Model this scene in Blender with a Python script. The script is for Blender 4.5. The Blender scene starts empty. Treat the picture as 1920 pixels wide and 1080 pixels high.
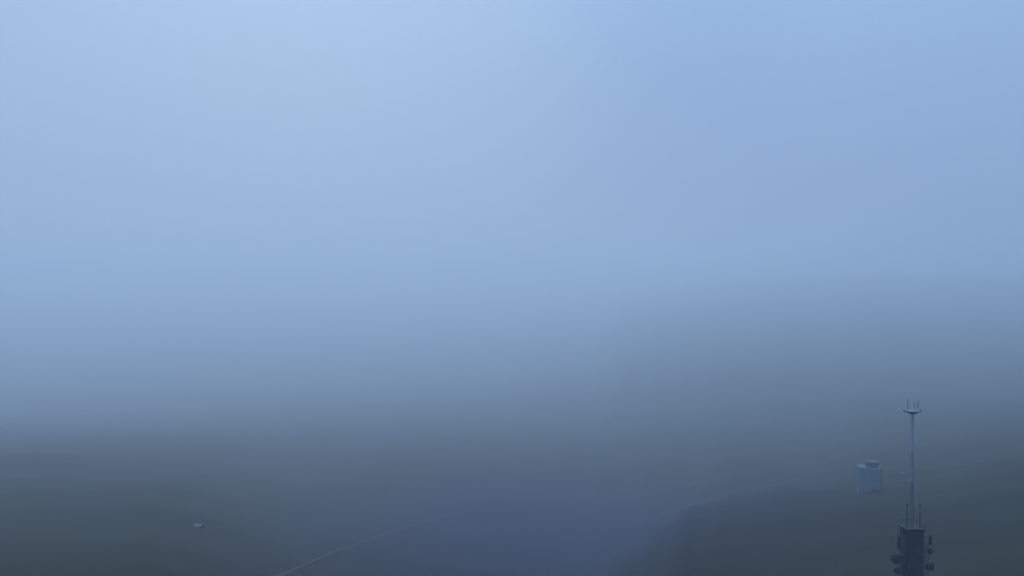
import bpy, bmesh, math, random
import numpy as np
from mathutils import Vector, noise, Matrix
R = math.radians
scene = bpy.context.scene
C = scene.collection

# ------------------------------------------------------------------ camera
F = 1663.0            # focal length in pixels of the 1920 px wide photograph
HY = 520.0            # picture row of the horizon
cd = bpy.data.cameras.new('camera')
cam = bpy.data.objects.new('camera', cd); C.objects.link(cam)
cd.sensor_width = 36.0
cd.lens = F / 1920 * 36
cd.clip_start = 0.5; cd.clip_end = 60000
cam.location = (0, 0, 0)
cam.rotation_euler = (R(90) - math.atan((540 - HY) / F), 0, 0)
scene.camera = cam

# ------------------------------------------------------------------ sky
SUN_EL, SUN_AZ = R(24), R(62)      # dim veiled sun, to the right
w = bpy.data.worlds.new("World"); scene.world = w
w.use_nodes = True
nt = w.node_tree; nt.nodes.clear()
N = lambda t: nt.nodes.new(t)
L = nt.links.new
out = N('ShaderNodeOutputWorld'); bg = N('ShaderNodeBackground')
SKY_STR = 0.1
bg.inputs['Strength'].default_value = SKY_STR
sky = N('ShaderNodeTexSky'); sky.sky_type = 'NISHITA'; sky.sun_disc = False
sky.sun_elevation = SUN_EL; sky.sun_rotation = SUN_AZ
tc = N('ShaderNodeTexCoord')
sep = N('ShaderNodeSeparateXYZ'); L(tc.outputs['Generated'], sep.inputs[0])
# stratus layer: dull blue near the horizon, paler overhead
ramp = N('ShaderNodeValToRGB'); L(sep.outputs['Z'], ramp.inputs[0])
k = 1.0
def col(r, g, b): return (r * k, g * k, b * k, 1)
def srgb(r, g, b):
    f = lambda v: ((v / 255 + 0.055) / 1.055) ** 2.4 if v > 10 else v / 255 / 12.92
    return (f(r), f(g), f(b), 1)
stops = [(0.0, (137, 161, 200)), (0.06, (143, 167, 205)), (0.15, (151, 179, 217)), (0.27, (157, 188, 223)), (0.5, (166, 202, 252)), (1.0, (168, 208, 272))]
els = ramp.color_ramp.elements
while len(els) > 1: els.remove(els[-1])
els[0].position = stops[0][0]; els[0].color = srgb(*stops[0][1])
for p, c in stops[1:]:
    e = els.new(p); e.color = srgb(*c)
ramp.color_ramp.interpolation = 'B_SPLINE'
# thick and thin places of the cloud layer
def lobe(px, py, rad, amp):
    v = Vector(((px - 960) / F, 1, (HY - py) / F)).normalized()
    dv = N('ShaderNodeVectorMath'); dv.operation = 'DISTANCE'
    L(tc.outputs['Generated'], dv.inputs[0]); dv.inputs[1].default_value = v
    mr = N('ShaderNodeMapRange'); mr.interpolation_type = 'SMOOTHERSTEP'
    mr.inputs['From Min'].default_value = 0; mr.inputs['From Max'].default_value = rad
    mr.inputs['To Min'].default_value = amp; mr.inputs['To Max'].default_value = 0
    L(dv.outputs['Value'], mr.inputs['Value'])
    return mr.outputs[0]
ns = N('ShaderNodeTexNoise'); ns.inputs['Scale'].default_value = 2.3; ns.inputs['Detail'].default_value = 1.5
L(tc.outputs['Generated'], ns.inputs['Vector'])
nm = N('ShaderNodeMapRange'); nm.inputs['From Min'].default_value = .3; nm.inputs['From Max'].default_value = .7
nm.inputs['To Min'].default_value = .95; nm.inputs['To Max'].default_value = 1.005
L(ns.outputs['Fac'], nm.inputs['Value'])
acc = nm.outputs[0]
for a in [(650, 180, .32, .015), (20, 60, .25, .02), (1255, 230, .26, -.10), (1280, 0, .2, -.06), (960, 0, .15, .02), (220, 330, .15, -.02), (720, 330, .2, .01), (1750, 100, .3, -.07), (1500, 480, .35, -.10), (1900, 480, .3, -.06)]:
    m = N('ShaderNodeMath'); m.operation = 'ADD'; L(acc, m.inputs[0]); L(lobe(*a), m.inputs[1]); acc = m.outputs[0]
cmb = N('ShaderNodeCombineXYZ')              # thicker cloud is a deeper blue, not only darker
for ch, wgt in enumerate((1.0, .8, .4)):
    ma = N('ShaderNodeMath'); ma.operation = 'MULTIPLY_ADD'; ma.inputs[1].default_value = wgt; ma.inputs[2].default_value = 1 - wgt
    L(acc, ma.inputs[0]); L(ma.outputs[0], cmb.inputs[ch])
mul = N('ShaderNodeVectorMath'); mul.operation = 'MULTIPLY'
L(ramp.outputs['Color'], mul.inputs[0]); L(cmb.outputs[0], mul.inputs[1])
sc_ = N('ShaderNodeVectorMath'); sc_.operation = 'SCALE'; sc_.inputs['Scale'].default_value = 1 / SKY_STR
L(mul.outputs[0], sc_.inputs[0])
mix = N('ShaderNodeMix'); mix.data_type = 'RGBA'; mix.inputs[0].default_value = .96   # cloud cover over the clear sky
L(sky.outputs[0], mix.inputs[6]); L(sc_.outputs[0], mix.inputs[7])
L(mix.outputs[2], bg.inputs['Color']); L(bg.outputs[0], out.inputs['Surface'])

# ------------------------------------------------------------------ sun
sd = bpy.data.lights.new('sun', 'SUN'); sun = bpy.data.objects.new('sun', sd); C.objects.link(sun)
sd.energy = 1.0; sd.angle = R(20); sd.color = (1, .98, .95)
sdir = Vector((math.sin(SUN_AZ) * math.cos(SUN_EL), math.cos(SUN_AZ) * math.cos(SUN_EL), math.sin(SUN_EL)))
sdir = Vector((-.20, .78, .60)).normalized()
sky.sun_rotation = math.atan2(sdir.x, sdir.y)
sun.rotation_euler = sdir.to_track_quat('Z', 'Y').to_euler()

scene.view_settings.view_transform = 'Standard'; scene.view_settings.look = 'None'
scene.view_settings.exposure = 0; scene.view_settings.gamma = 1; scene.view_settings.use_curve_mapping = False
scene.render.engine = 'CYCLES'
scene.cycles.use_denoising = True
scene.cycles.volume_bounces = 5
scene.cycles.max_bounces = 8

# ------------------------------------------------------------------ materials
def mat(name, base, rough=.8, metal=0., var=0., scale=1., bump=0., col2=None):
    m = bpy.data.materials.new(name); m.use_nodes = True
    t = m.node_tree; b = t.nodes['Principled BSDF']
    b.inputs['Roughness'].default_value = rough; b.inputs['Metallic'].default_value = metal
    b.inputs['Specular IOR Level'].default_value = .2
    tcn = t.nodes.new('ShaderNodeTexCoord')
    n = t.nodes.new('ShaderNodeTexNoise'); n.inputs['Scale'].default_value = scale; n.inputs['Detail'].default_value = 6
    t.links.new(tcn.outputs['Object'], n.inputs['Vector'])
    r = t.nodes.new('ShaderNodeValToRGB'); t.links.new(n.outputs['Fac'], r.inputs[0])
    r.color_ramp.elements[0].position = .35; r.color_ramp.elements[1].position = .65
    c2 = col2 or tuple(min(1, c * (1 + var)) for c in base)
    c1 = base if col2 else tuple(c * (1 - var) for c in base)
    r.color_ramp.elements[0].color = (*c1, 1); r.color_ramp.elements[1].color = (*c2, 1)
    t.links.new(r.outputs[0], b.inputs['Base Color'])
    if bump:
        bp = t.nodes.new('ShaderNodeBump'); bp.inputs['Strength'].default_value = bump; bp.inputs['Distance'].default_value = .3
        t.links.new(n.outputs['Fac'], bp.inputs['Height']); t.links.new(bp.outputs[0], b.inputs['Normal'])
    return m
M_ground = mat('mountain_heath', (.010, .014, .008), .95, scale=.01, col2=(.017, .024, .014), bump=.3)
t = M_ground.node_tree; rp = [n for n in t.nodes if n.type == 'VALTORGB'][0]; bs = t.nodes['Principled BSDF']
gm = t.nodes.new('ShaderNodeNewGeometry'); ds = t.nodes.new('ShaderNodeVectorMath'); ds.operation = 'MULTIPLY'
ds.inputs[1].default_value = (1 / 330, 1 / 750, 0)
sb = t.nodes.new('ShaderNodeVectorMath'); sb.operation = 'SUBTRACT'; sb.inputs[1].default_value = (30, 900, 0)
ln = t.nodes.new('ShaderNodeVectorMath'); ln.operation = 'LENGTH'
mr = t.nodes.new('ShaderNodeMapRange'); mr.interpolation_type = 'SMOOTHERSTEP'
mr.inputs['From Min'].default_value = .15; mr.inputs['From Max'].default_value = 1; mr.inputs['To Min'].default_value = 1; mr.inputs['To Max'].default_value = 0
t.links.new(gm.outputs['Position'], sb.inputs[0]); t.links.new(sb.outputs[0], ds.inputs[0]); t.links.new(ds.outputs[0], ln.inputs[0]); t.links.new(ln.outputs['Value'], mr.inputs['Value'])
mx = t.nodes.new('ShaderNodeMix'); mx.data_type = 'RGBA'   # soft bluish tint over the valley floor, heath on the slopes
t.links.new(mr.outputs[0], mx.inputs[0]); t.links.new(rp.outputs[0], mx.inputs[6]); mx.inputs[7].default_value = (.014, .019, .045, 1)
t.links.new(mx.outputs[2], bs.inputs['Base Color'])
M_track = mat('gravel', (.05, .053, .052), .95, var=.15, scale=.3)
M_steel = mat('weathered_steel', (.050, .064, .073), .6, .0, var=.15, scale=2)
M_galv = mat('galvanised_steel', (.325, .37, .41), .55, .0, var=.03, scale=1.5)  # palest steel tone: fog brightening of the upper mast put into the colour
M_galv_mid = mat('galvanised_steel_mid_haze', (.25, .285, .31), .6, .0, var=.03, scale=1.5)  # same steel, middle step of the fog fade painted up the mast
M_galv_dark = mat('galvanised_steel_thin_haze', (.17, .19, .205), .6, .0, var=.03, scale=1.5)  # same steel, darkest step of the painted fog fade, for the mast foot
M_dish = mat('antenna_radome', (.05, .062, .072), .6, var=.1, scale=3)
M_rail = mat('bright_rail', (.09, .10, .11), .5, var=.1, scale=3)
M_plaster = mat('pale_plaster', (.165, .205, .25), .9, var=.06, scale=.4)
M_roof = mat('dark_roof', (.12, .14, .155), .8, var=.2, scale=.6)
M_paleroof = mat('pale_sheet_roof', (.13, .15, .18), .6, var=.06, scale=.8)
M_wood = mat('grey_timber', (.09, .085, .08), .9, var=.2, scale=2)
M_glass = mat('dark_glass', (.02, .025, .03), .15, var=.1, scale=1)

# ------------------------------------------------------------------ object helpers
def props(o, label=None, cat=None, group=None, kind=None):
    for a, b in (('label', label), ('category', cat), ('group', group), ('kind', kind)):
        if b: o[a] = b
    return o
def obj(name, bm, m, parent=None, smooth=False):
    me = bpy.data.meshes.new(name)
    bmesh.ops.recalc_face_normals(bm, faces=bm.faces[:])
    bm.to_mesh(me); bm.free()
    if smooth:
        for p in me.polygons: p.use_smooth = True
        me.set_sharp_from_angle(angle=R(40))
    me.materials.append(m)
    o = bpy.data.objects.new(name, me); C.objects.link(o)
    if parent: o.parent = parent
    return o
def thing(name, label, cat, loc, rz=0, group=None):
    o = bpy.data.objects.new(name, None); C.objects.link(o); o.location = loc; o.rotation_euler = (0, 0, rz)
    o.empty_display_size = .5
    return props(o, label, cat, group)
def box(bm, x0, x1, y0, y1, z0, z1, bevel=0):
    r = bmesh.ops.create_cube(bm, size=1, matrix=Matrix.Translation(((x0 + x1) / 2, (y0 + y1) / 2, (z0 + z1) / 2)) @ Matrix.Diagonal((x1 - x0, y1 - y0, z1 - z0, 1)))
    if bevel:
        es = list({e for v in r['verts'] for e in v.link_edges})
        bmesh.ops.bevel(bm, geom=es, offset=bevel, segments=2, affect='EDGES')
def tube(bm, a, b, r0, r1=None, seg=8):
    a, b = Vector(a), Vector(b); d = b - a
    q = d.to_track_quat('Z', 'Y').to_matrix().to_4x4()
    bmesh.ops.create_cone(bm, cap_ends=True, segments=seg, radius1=r0, radius2=r0 if r1 is None else r1, depth=d.length,
                          matrix=Matrix.Translation((a + b) / 2) @ q)
def lathe(bm, prof, mtx=Matrix(), seg=24):
    rings = []
    for r, z in prof:
        if r < 1e-6: rings.append([bm.verts.new(mtx @ Vector((0, 0, z)))])
        else: rings.append([bm.verts.new(mtx @ Vector((r * math.cos(2 * math.pi * i / seg), r * math.sin(2 * math.pi * i / seg), z))) for i in range(seg)])
    for a, b in zip(rings, rings[1:]):
        for i in range(seg):
            j = (i + 1) % seg
            if len(a) == 1: bm.faces.new((a[0], b[j], b[i]))
            elif len(b) == 1: bm.faces.new((a[i], a[j], b[0]))
            else: bm.faces.new((a[i], a[j], b[j], b[i]))

# ------------------------------------------------------------------ terrain
# for seven bearings: how the slope falls away with distance (metres) -> picture row it shows at
DI = np.array([60, 150, 250, 350, 450, 600, 750, 950, 1250, 1700, 2400, 3400, 5000, 7000, 9500, 15500.])
BR = {
 -500: [2500, 1240, 1090, 1030, 1005, 965, 935, 900, 862, 830, 802, 775, 722, 662, 615, 568],
   50: [2500, 1240, 1090, 1035, 1005, 965, 930, 895, 855, 830, 802, 775, 722, 662, 615, 568],
  250: [2500, 1240, 1100, 1040, 1010, 965, 932, 900, 868, 830, 802, 775, 722, 662, 615, 568],
  600: [2700, 1650, 1350, 1180, 1100, 1035, 995, 955, 905, 846, 804, 768, 720, 662, 614, 566],
  900: [3000, 2000, 1700, 1400, 1220, 1070, 1020, 965, 902, 848, 802, 760, 712, 655, 608, 565],
 1100: [3000, 1900, 1550, 1330, 1200, 1100, 1050, 985, 912, 848, 802, 748, 692, 634, 592, 558],
 1200: [2700, 1600, 1280, 1140, 1075, 1036, 1030, 978, 904, 840, 790, 724, 658, 602, 568, 540],
 1250: [2650, 1580, 1260, 1120, 1055, 1008, 984, 962, 894, 834, 782, 716, 648, 592, 558, 530],
 1310: [2600, 1500, 1200, 1070, 1010, 966, 949, 947, 893, 831, 775, 707, 638, 582, 548, 522],
 1390: [2550, 1440, 1170, 1055, 990, 950, 932, 920, 872, 821, 765, 697, 628, 572, 540, 514],
 1500: [2500, 1380, 1140, 1040, 980, 938, 915, 903, 868, 815, 752, 686, 616, 562, 530, 508],
 1700: [2500, 1340, 1110, 1010, 960, 920, 895, 868, 828, 785, 735, 671, 602, 550, 522, 502],
 1950: [2500, 1190, 1050, 985, 930, 888, 860, 835, 802, 768, 722, 661, 592, 542, 516, 499],
 2500: [2500, 1300, 1080, 980, 925, 885, 856, 832, 798, 762, 716, 656, 588, 538, 514, 498],
}
BX = np.array(sorted(BR)); BT = np.array([BR[b] for b in BX], float)
LD = np.log(DI)
def fold(az):          # bearings behind the camera repeat the mirror slopes
    return az
def ground(x, y):
    d = math.hypot(x, y); az = math.atan2(x, y)
    if abs(az) < R(50): px = 960 + F * math.tan(az)
    else: px = 960 + F * math.tan(R(50)) * (1 if az > 0 else -1)
    px = min(max(px, BX[0]), BX[-1])
    ca = max(math.cos(az), math.cos(R(50)))
    ld = math.log(min(max(d * ca, DI[0]), DI[-1]))
    i = min(max(int(np.searchsorted(BX, px)) - 1, 0), len(BX) - 2)
    j = min(max(int(np.searchsorted(LD, ld)) - 1, 0), len(LD) - 2)
    u = (px - BX[i]) / (BX[i + 1] - BX[i]); v = (ld - LD[j]) / (LD[j + 1] - LD[j])
    u = u * u * (3 - 2 * u)
    row = (BT[i, j] * (1 - u) + BT[i + 1, j] * u) * (1 - v) + (BT[i, j + 1] * (1 - u) + BT[i + 1, j + 1] * u) * v
    z = -math.exp(ld) * (row - HY) / F
    if d < 90: z = -75 - (90 - d) * .0 + (z + 75) * max(0, (d - 50) / 40) ** 2
    a = min(1, d / 900)
    z += noise.fractal(Vector((x, y, 0)) / 190, 1, 2, 4) * 3.2 * a + noise.noise(Vector((x, y, 3)) / 35) * 1.3 * a
    return z
NA, NR = 420, 230
rs = np.exp(np.linspace(math.log(25), math.log(15400), NR))
fine = np.linspace(-R(38), R(38), 300, endpoint=False)
rest = np.linspace(R(38), R(322), NA - 300, endpoint=False)
azs = list(fine) + list(rest)
verts = [(0, 0, ground(0, 1))]
for r in rs:
    for a in azs:
        a2 = (a + math.pi) % (2 * math.pi) - math.pi
        x, y = r * math.sin(a2), r * math.cos(a2)
        verts.append((x, y, ground(x, y)))
faces = []
for i in range(NA): faces.append((0, 1 + (i + 1) % NA, 1 + i))
for jn in range(NR - 1):
    for i in range(NA):
        a, b = 1 + jn * NA + i, 1 + jn * NA + (i + 1) % NA
        faces.append((a, b, b + NA, a + NA))
me = bpy.data.meshes.new('mountain_slopes'); me.from_pydata(verts, [], faces); me.update()
for p in me.polygons: p.use_smooth = True
me.materials.append(M_ground)
gobj = bpy.data.objects.new('mountain_slopes', me); C.objects.link(gobj)
gobj['kind'] = 'structure'

def at(px, py, lo=200, hi=9000):
    """first point of the slope seen along that direction"""
    dx, dz = (px - 960) / F, (HY - py) / F
    y = lo
    while y < hi:
        if ground(dx * y, y) > dz * y:
            a, b = y - max(2, y * .01), y
            for _ in range(20):
                m_ = (a + b) / 2
                if ground(dx * m_, m_) > dz * m_: b = m_
                else: a = m_
            return Vector((dx * b, b, ground(dx * b, b)))
        y += max(2, y * .01)
    return Vector((dx * hi, hi, ground(dx * hi, hi)))

# ------------------------------------------------------------------ path
pts = []
for q in range(-4, 26):
    u_ = q / 22
    pts.append(at(530 + 340 * u_, 1080 - 160 * u_ + 42 * u_ * u_))
dense = []
for i in range(len(pts) - 1):
    for q in range(10):
        dense.append(pts[i].lerp(pts[i + 1], q / 10))
for _ in range(6):
    dense = [dense[0]] + [(dense[i - 1] + dense[i] * 2 + dense[i + 1]) / 4 for i in range(1, len(dense) - 1)] + [dense[-1]]
V, Fc = [], []
for i, p in enumerate(dense):
    t_ = (dense[min(i + 1, len(dense) - 1)] - dense[max(i - 1, 0)]); t_.z = 0; t_.normalize()
    nrm = Vector((-t_.y, t_.x, 0))
    for s in (-1.35, -.7, 0, .7, 1.35):
        q = p + nrm * s
        V.append((q.x, q.y, ground(q.x, q.y) + .45))
    if i:
        b0 = (i - 1) * 5
        for s in range(4): Fc.append((b0 + s, b0 + s + 1, b0 + s + 6, b0 + s + 5))
me = bpy.data.meshes.new('path'); me.from_pydata(V, [], Fc); me.materials.append(M_track)
po = bpy.data.objects.new('path', me); C.objects.link(po); po['kind'] = 'structure'

# ------------------------------------------------------------------ communication tower (190 m in front, built at 1:1.9)
TS = 1.9
D = 100.0
K = D / F                                 # metres per photograph pixel at the tower
tx = (1712 - 960) * K
gz = ground(tx * TS, D * TS) / TS
tw = thing('communication_tower', 'dark steel communication tower with side antennas and slender top mast in the fog', 'tower', (tx * TS, D * TS, (gz - .3) * TS))
tw.scale = (TS, TS, TS)
def Z(py): return (HY - py) * K - gz + .3      # height above the tower's foot for a picture row
top = Z(991)
hw = 16 * K
# shaft: plated square core
bm = bmesh.new(); box(bm, -hw, hw, -hw, hw, 0, top, .06)
zz = 1.5
while zz < top - .5:
    box(bm, -hw - .02, hw + .02, -hw - .02, hw + .02, zz, zz + .05); zz += 3
obj('shaft', bm, M_steel, tw)
bm = bmesh.new(); box(bm, -hw - .18, hw + .18, -hw - .18, hw + .18, top, top + .12, .03); obj('roof_deck', bm, M_steel, tw)
bm = bmesh.new(); box(bm, -2.6, 2.6, -2.6, 2.6, -1.2, .5, .05); obj('foundation', bm, M_plaster, tw)
# long corner rails / cable ladders left and right
for s, xo in ((-1, 1692.5), (1, 1736.0)):
    bm = bmesh.new(); xx = (xo - 1712) * K
    for dx in (-.16, .16): tube(bm, (xx + dx, -.6, 1), (xx + dx, -.6, Z(1015)), .045, seg=6)
    zz = 1.2
    while zz < Z(1016): tube(bm, (xx - .16, -.6, zz), (xx + .16, -.6, zz), .02, seg=5); zz += .4
    for z_ in np.arange(3, Z(1016), 4): tube(bm, (xx, -.6, z_), (s * hw * .98, -.6, z_), .035, seg=6)
    obj('ladder', bm, M_rail, tw)
# railing posts on the deck
bm = bmesh.new()
for sx in (-1, 1):
    for sy in (-1, 1): tube(bm, (sx * (hw + .1), sy * (hw + .1), top + .12), (sx * (hw + .1), sy * (hw + .1), top + .65), .025, seg=6)
for h_ in (.38, .64):
    for sx in (-1, 1):
        tube(bm, (sx * (hw + .1), -hw - .1, top + h_), (sx * (hw + .1), hw + .1, top + h_), .018, seg=6)
        tube(bm, (-hw - .1, sx * (hw + .1), top + h_), (hw + .1, sx * (hw + .1), top + h_), .018, seg=6)
obj('railing', bm, M_steel, tw)
# two whip antennas with thicker joints
for xo, y0 in ((1699.5, 943), (1723.5, 946)):
    bm = bmesh.new(); xx = (xo - 1712) * K
    tube(bm, (xx, -.5, top + .1), (xx, -.5, Z(y0)), .055, .035, seg=8)
    for py in (948, 965, 972): tube(bm, (xx, -.5, Z(py)), (xx, -.5, Z(py - 4)), .09, seg=8)
    obj('whip_antenna', bm, M_steel, tw, True)
# slender mast above: one pole in sections, haze painted in paler towards the top
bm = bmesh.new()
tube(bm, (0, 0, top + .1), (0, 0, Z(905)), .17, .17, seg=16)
obj('mast_base', bm, M_galv_dark, tw, True)
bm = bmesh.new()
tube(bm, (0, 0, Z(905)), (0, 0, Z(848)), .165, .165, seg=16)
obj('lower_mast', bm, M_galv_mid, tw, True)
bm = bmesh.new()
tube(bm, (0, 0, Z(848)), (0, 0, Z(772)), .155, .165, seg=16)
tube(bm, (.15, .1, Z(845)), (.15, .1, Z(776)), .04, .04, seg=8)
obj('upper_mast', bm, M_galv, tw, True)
# cross platform
bm = bmesh.new()
lathe(bm, [(0, Z(775.5)), (.45, Z(775.5)), (.6, Z(773.5)), (.75, Z(771.5)), (.75, Z(770.5)), (0, Z(770.5))], seg=20)
for s in (-1, 1):
    tube(bm, (0, 0, Z(772.5)), (s * 15 * K, 0, Z(771.5)), .08, .06)
    tube(bm, (s * 15 * K, 0, Z(774)), (s * 16.2 * K, 0, Z(768)), .07, .07)
obj('platform', bm, M_galv_mid, tw)
for xo, y0 in ((1703, 749), (1716, 753), (1723, 750)):
    bm = bmesh.new(); xx = (xo - 1712) * K
    tube(bm, (xx, 0, Z(771)), (xx, 0, Z(y0)), .05, .045, seg=8)
    tube(bm, (xx, 0, Z(764)), (xx, 0, Z(y0 + 2)), .085, .085, seg=10)
    obj('rod_antenna', bm, M_galv, tw, True)
# microwave drums on stand-off arms
def drum(xc, yc, rad, dep, yaw, kind):
    z = Z(yc); xx = (xc - 1712) * K; s = 1 if xx > 0 else -1
    bm = bmesh.new()
    mt = Matrix.Translation((xx, -.2, z)) @ Matrix.Rotation(R(yaw), 4, 'Z') @ Matrix.Rotation(R(90), 4, 'X')
    lathe(bm, [(0, -dep * .5), (rad * .5, -dep * .45), (rad, -dep * .1), (rad, dep * .5), (rad * .93, dep * .56), (0, dep * .62)], mt)
    o = obj('dish_antenna', bm, M_dish, tw, True)
    bm = bmesh.new()
    tube(bm, (s * hw, 0, z + .15), (xx, .1, z + .15), .05); tube(bm, (s * hw, 0, z - .25), (xx, .1, z - .25), .05)
    tube(bm, (xx, .12, z - rad * 1.3), (xx, .12, z + rad * 1.3), .06)
    obj('bracket', bm, M_steel, o)
def panel(xc, y0, y1, wpx, tilt=0):
    bm = bmesh.new(); xx = (xc - 1712) * K; s = 1 if xx > 0 else -1
    box(bm, xx - wpx * K / 2, xx + wpx * K / 2, -.55, -.35, Z(y1), Z(y0), .04)
    o = obj('panel_antenna', bm, M_dish, tw)
    bm = bmesh.new()
    for py in (y0 + 4, y1 - 4): tube(bm, (s * hw, 0, Z(py)), (xx, -.35, Z(py)), .035)
    tube(bm, (xx, -.3, Z(y1 + 2)), (xx, -.3, Z(y0 - 2)), .04)
    obj('bracket', bm, M_steel, o)
drum(1681.5, 1048, .55, .5, -38, 0)
drum(1684, 1070, .42, .4, -20, 0)
drum(1744, 1033, .42, .4, 40, 0)
drum(1744, 1062, .50, .5, 25, 0)
panel(1684.5, 1006, 1029, 5)
panel(1743.5, 1004, 1021, 5)
panel(1694, 990, 1003, 3)
panel(1730.5, 988, 1001, 3)

# ------------------------------------------------------------------ pale curved building on the shoulder behind
b = at(1632, 924)
S = b.y / F
hb = thing('summit_building', 'pale curved summit building with dark roof block and thin pole at its right edge', 'building', (b.x, b.y, b.z), math.atan2(-b.x, b.y))
wd, ht = 22 * S, 44 * S
bm = bmesh.new()
prof = []
for i in range(17):
    a = R(180 + i * 90 / 16)
    prof.append((wd * .85 + wd * 1.85 * math.cos(a), wd * 1.0 + wd * 1.0 * math.sin(a)))
prof += [(wd * .85, wd * 1.6), (-wd, wd * 1.6)]
bot = [bm.verts.new((x, y, -4)) for x, y in prof]; tp = [bm.verts.new((x, y, ht)) for x, y in prof]
bm.faces.new(bot); bm.faces.new(tp)
for i in range(len(prof)):
    j = (i + 1) % len(prof); bm.faces.new((bot[i], bot[j], tp[j], tp[i]))
obj('wall', bm, M_plaster, hb)
bm = bmesh.new(); box(bm, -wd * .3, wd * .72, wd * .5, wd * 1.3, ht, ht + 11 * S, .1); obj('roof_block', bm, M_roof, hb)
bm = bmesh.new(); box(bm, wd * .87, wd * .98, .3, 1.6, -3, ht + 3 * S, .05); obj('stair_shaft', bm, M_wood, hb)
bm = bmesh.new(); tube(bm, (wd * .93, .1, 0), (wd * .93, .1, ht + 22 * S), .16, .1); obj('pole', bm, M_galv, hb)
bm = bmesh.new(); box(bm, wd * .2, wd * .84, -.7, .3, -3, 2.0, .05); obj('terrace_wall', bm, M_wood, hb)

# ------------------------------------------------------------------ two small huts
def hut(px, py, L_, W_, H_, rz, label, rise, name='mountain_hut'):
    p = at(px, py)
    t = thing(name, label, 'hut', (p.x, p.y, p.z - .2), rz, 'small huts on the slopes')
    bm = bmesh.new(); box(bm, -L_ / 2, L_ / 2, -W_ / 2, W_ / 2, -1, H_)
    obj('wall', bm, M_wood, t)
    bm = bmesh.new(); o_ = .4
    vs = [(-L_ / 2 - o_, -W_ / 2 - o_, H_ - .1), (L_ / 2 + o_, -W_ / 2 - o_, H_ - .1), (L_ / 2 + o_, 0, H_ + rise), (-L_ / 2 - o_, 0, H_ + rise), (-L_ / 2 - o_, W_ / 2 + o_, H_ - .1), (L_ / 2 + o_, W_ / 2 + o_, H_ - .1)]
    a = [bm.verts.new(v) for v in vs]; c = [bm.verts.new((v[0], v[1], v[2] + .18)) for v in vs]
    for q in ((0, 1, 2, 3), (3, 2, 5, 4)):
        bm.faces.new([a[i] for i in q]); bm.faces.new([c[i] for i in q])
    for i, j in ((0, 1), (1, 2), (2, 5), (5, 4), (4, 3), (3, 0)): bm.faces.new((a[i], a[j], c[j], c[i]))
    obj('roof', bm, M_paleroof, t)
    bm = bmesh.new(); box(bm, -.5, .5, -W_ / 2 - .08, -W_ / 2, 0, 1.9); obj('door', bm, M_roof, t)
hut(371, 990, 5.0, 4.2, 1.2, R(-24), 'small pale-roofed hut alone on the dark slope at far left', 1.0)
hut(1693, 891, 3.6, 3.4, 1.1, R(6), 'tiny pale-roofed hut beside the tower mast, right of the curved building', .6)

# ------------------------------------------------------------------ the air
bm = bmesh.new(); box(bm, -15800, 15800, -15800, 15800, -900, 330)
hm = bpy.data.materials.new('haze'); hm.use_nodes = True
t = hm.node_tree; t.nodes.clear()
o_ = t.nodes.new('ShaderNodeOutputMaterial'); pv = t.nodes.new('ShaderNodeVolumePrincipled')
pv.inputs['Color'].default_value = (.79, .905, 1.0, 1); pv.inputs['Density'].default_value = 1 / 3200
pv.inputs['Anisotropy'].default_value = 0.4
t.links.new(pv.outputs[0], o_.inputs['Volume'])
hz = obj('haze', bm, hm); props(hz, 'blue fog filling the air over the slopes', 'fog', None, 'stuff')
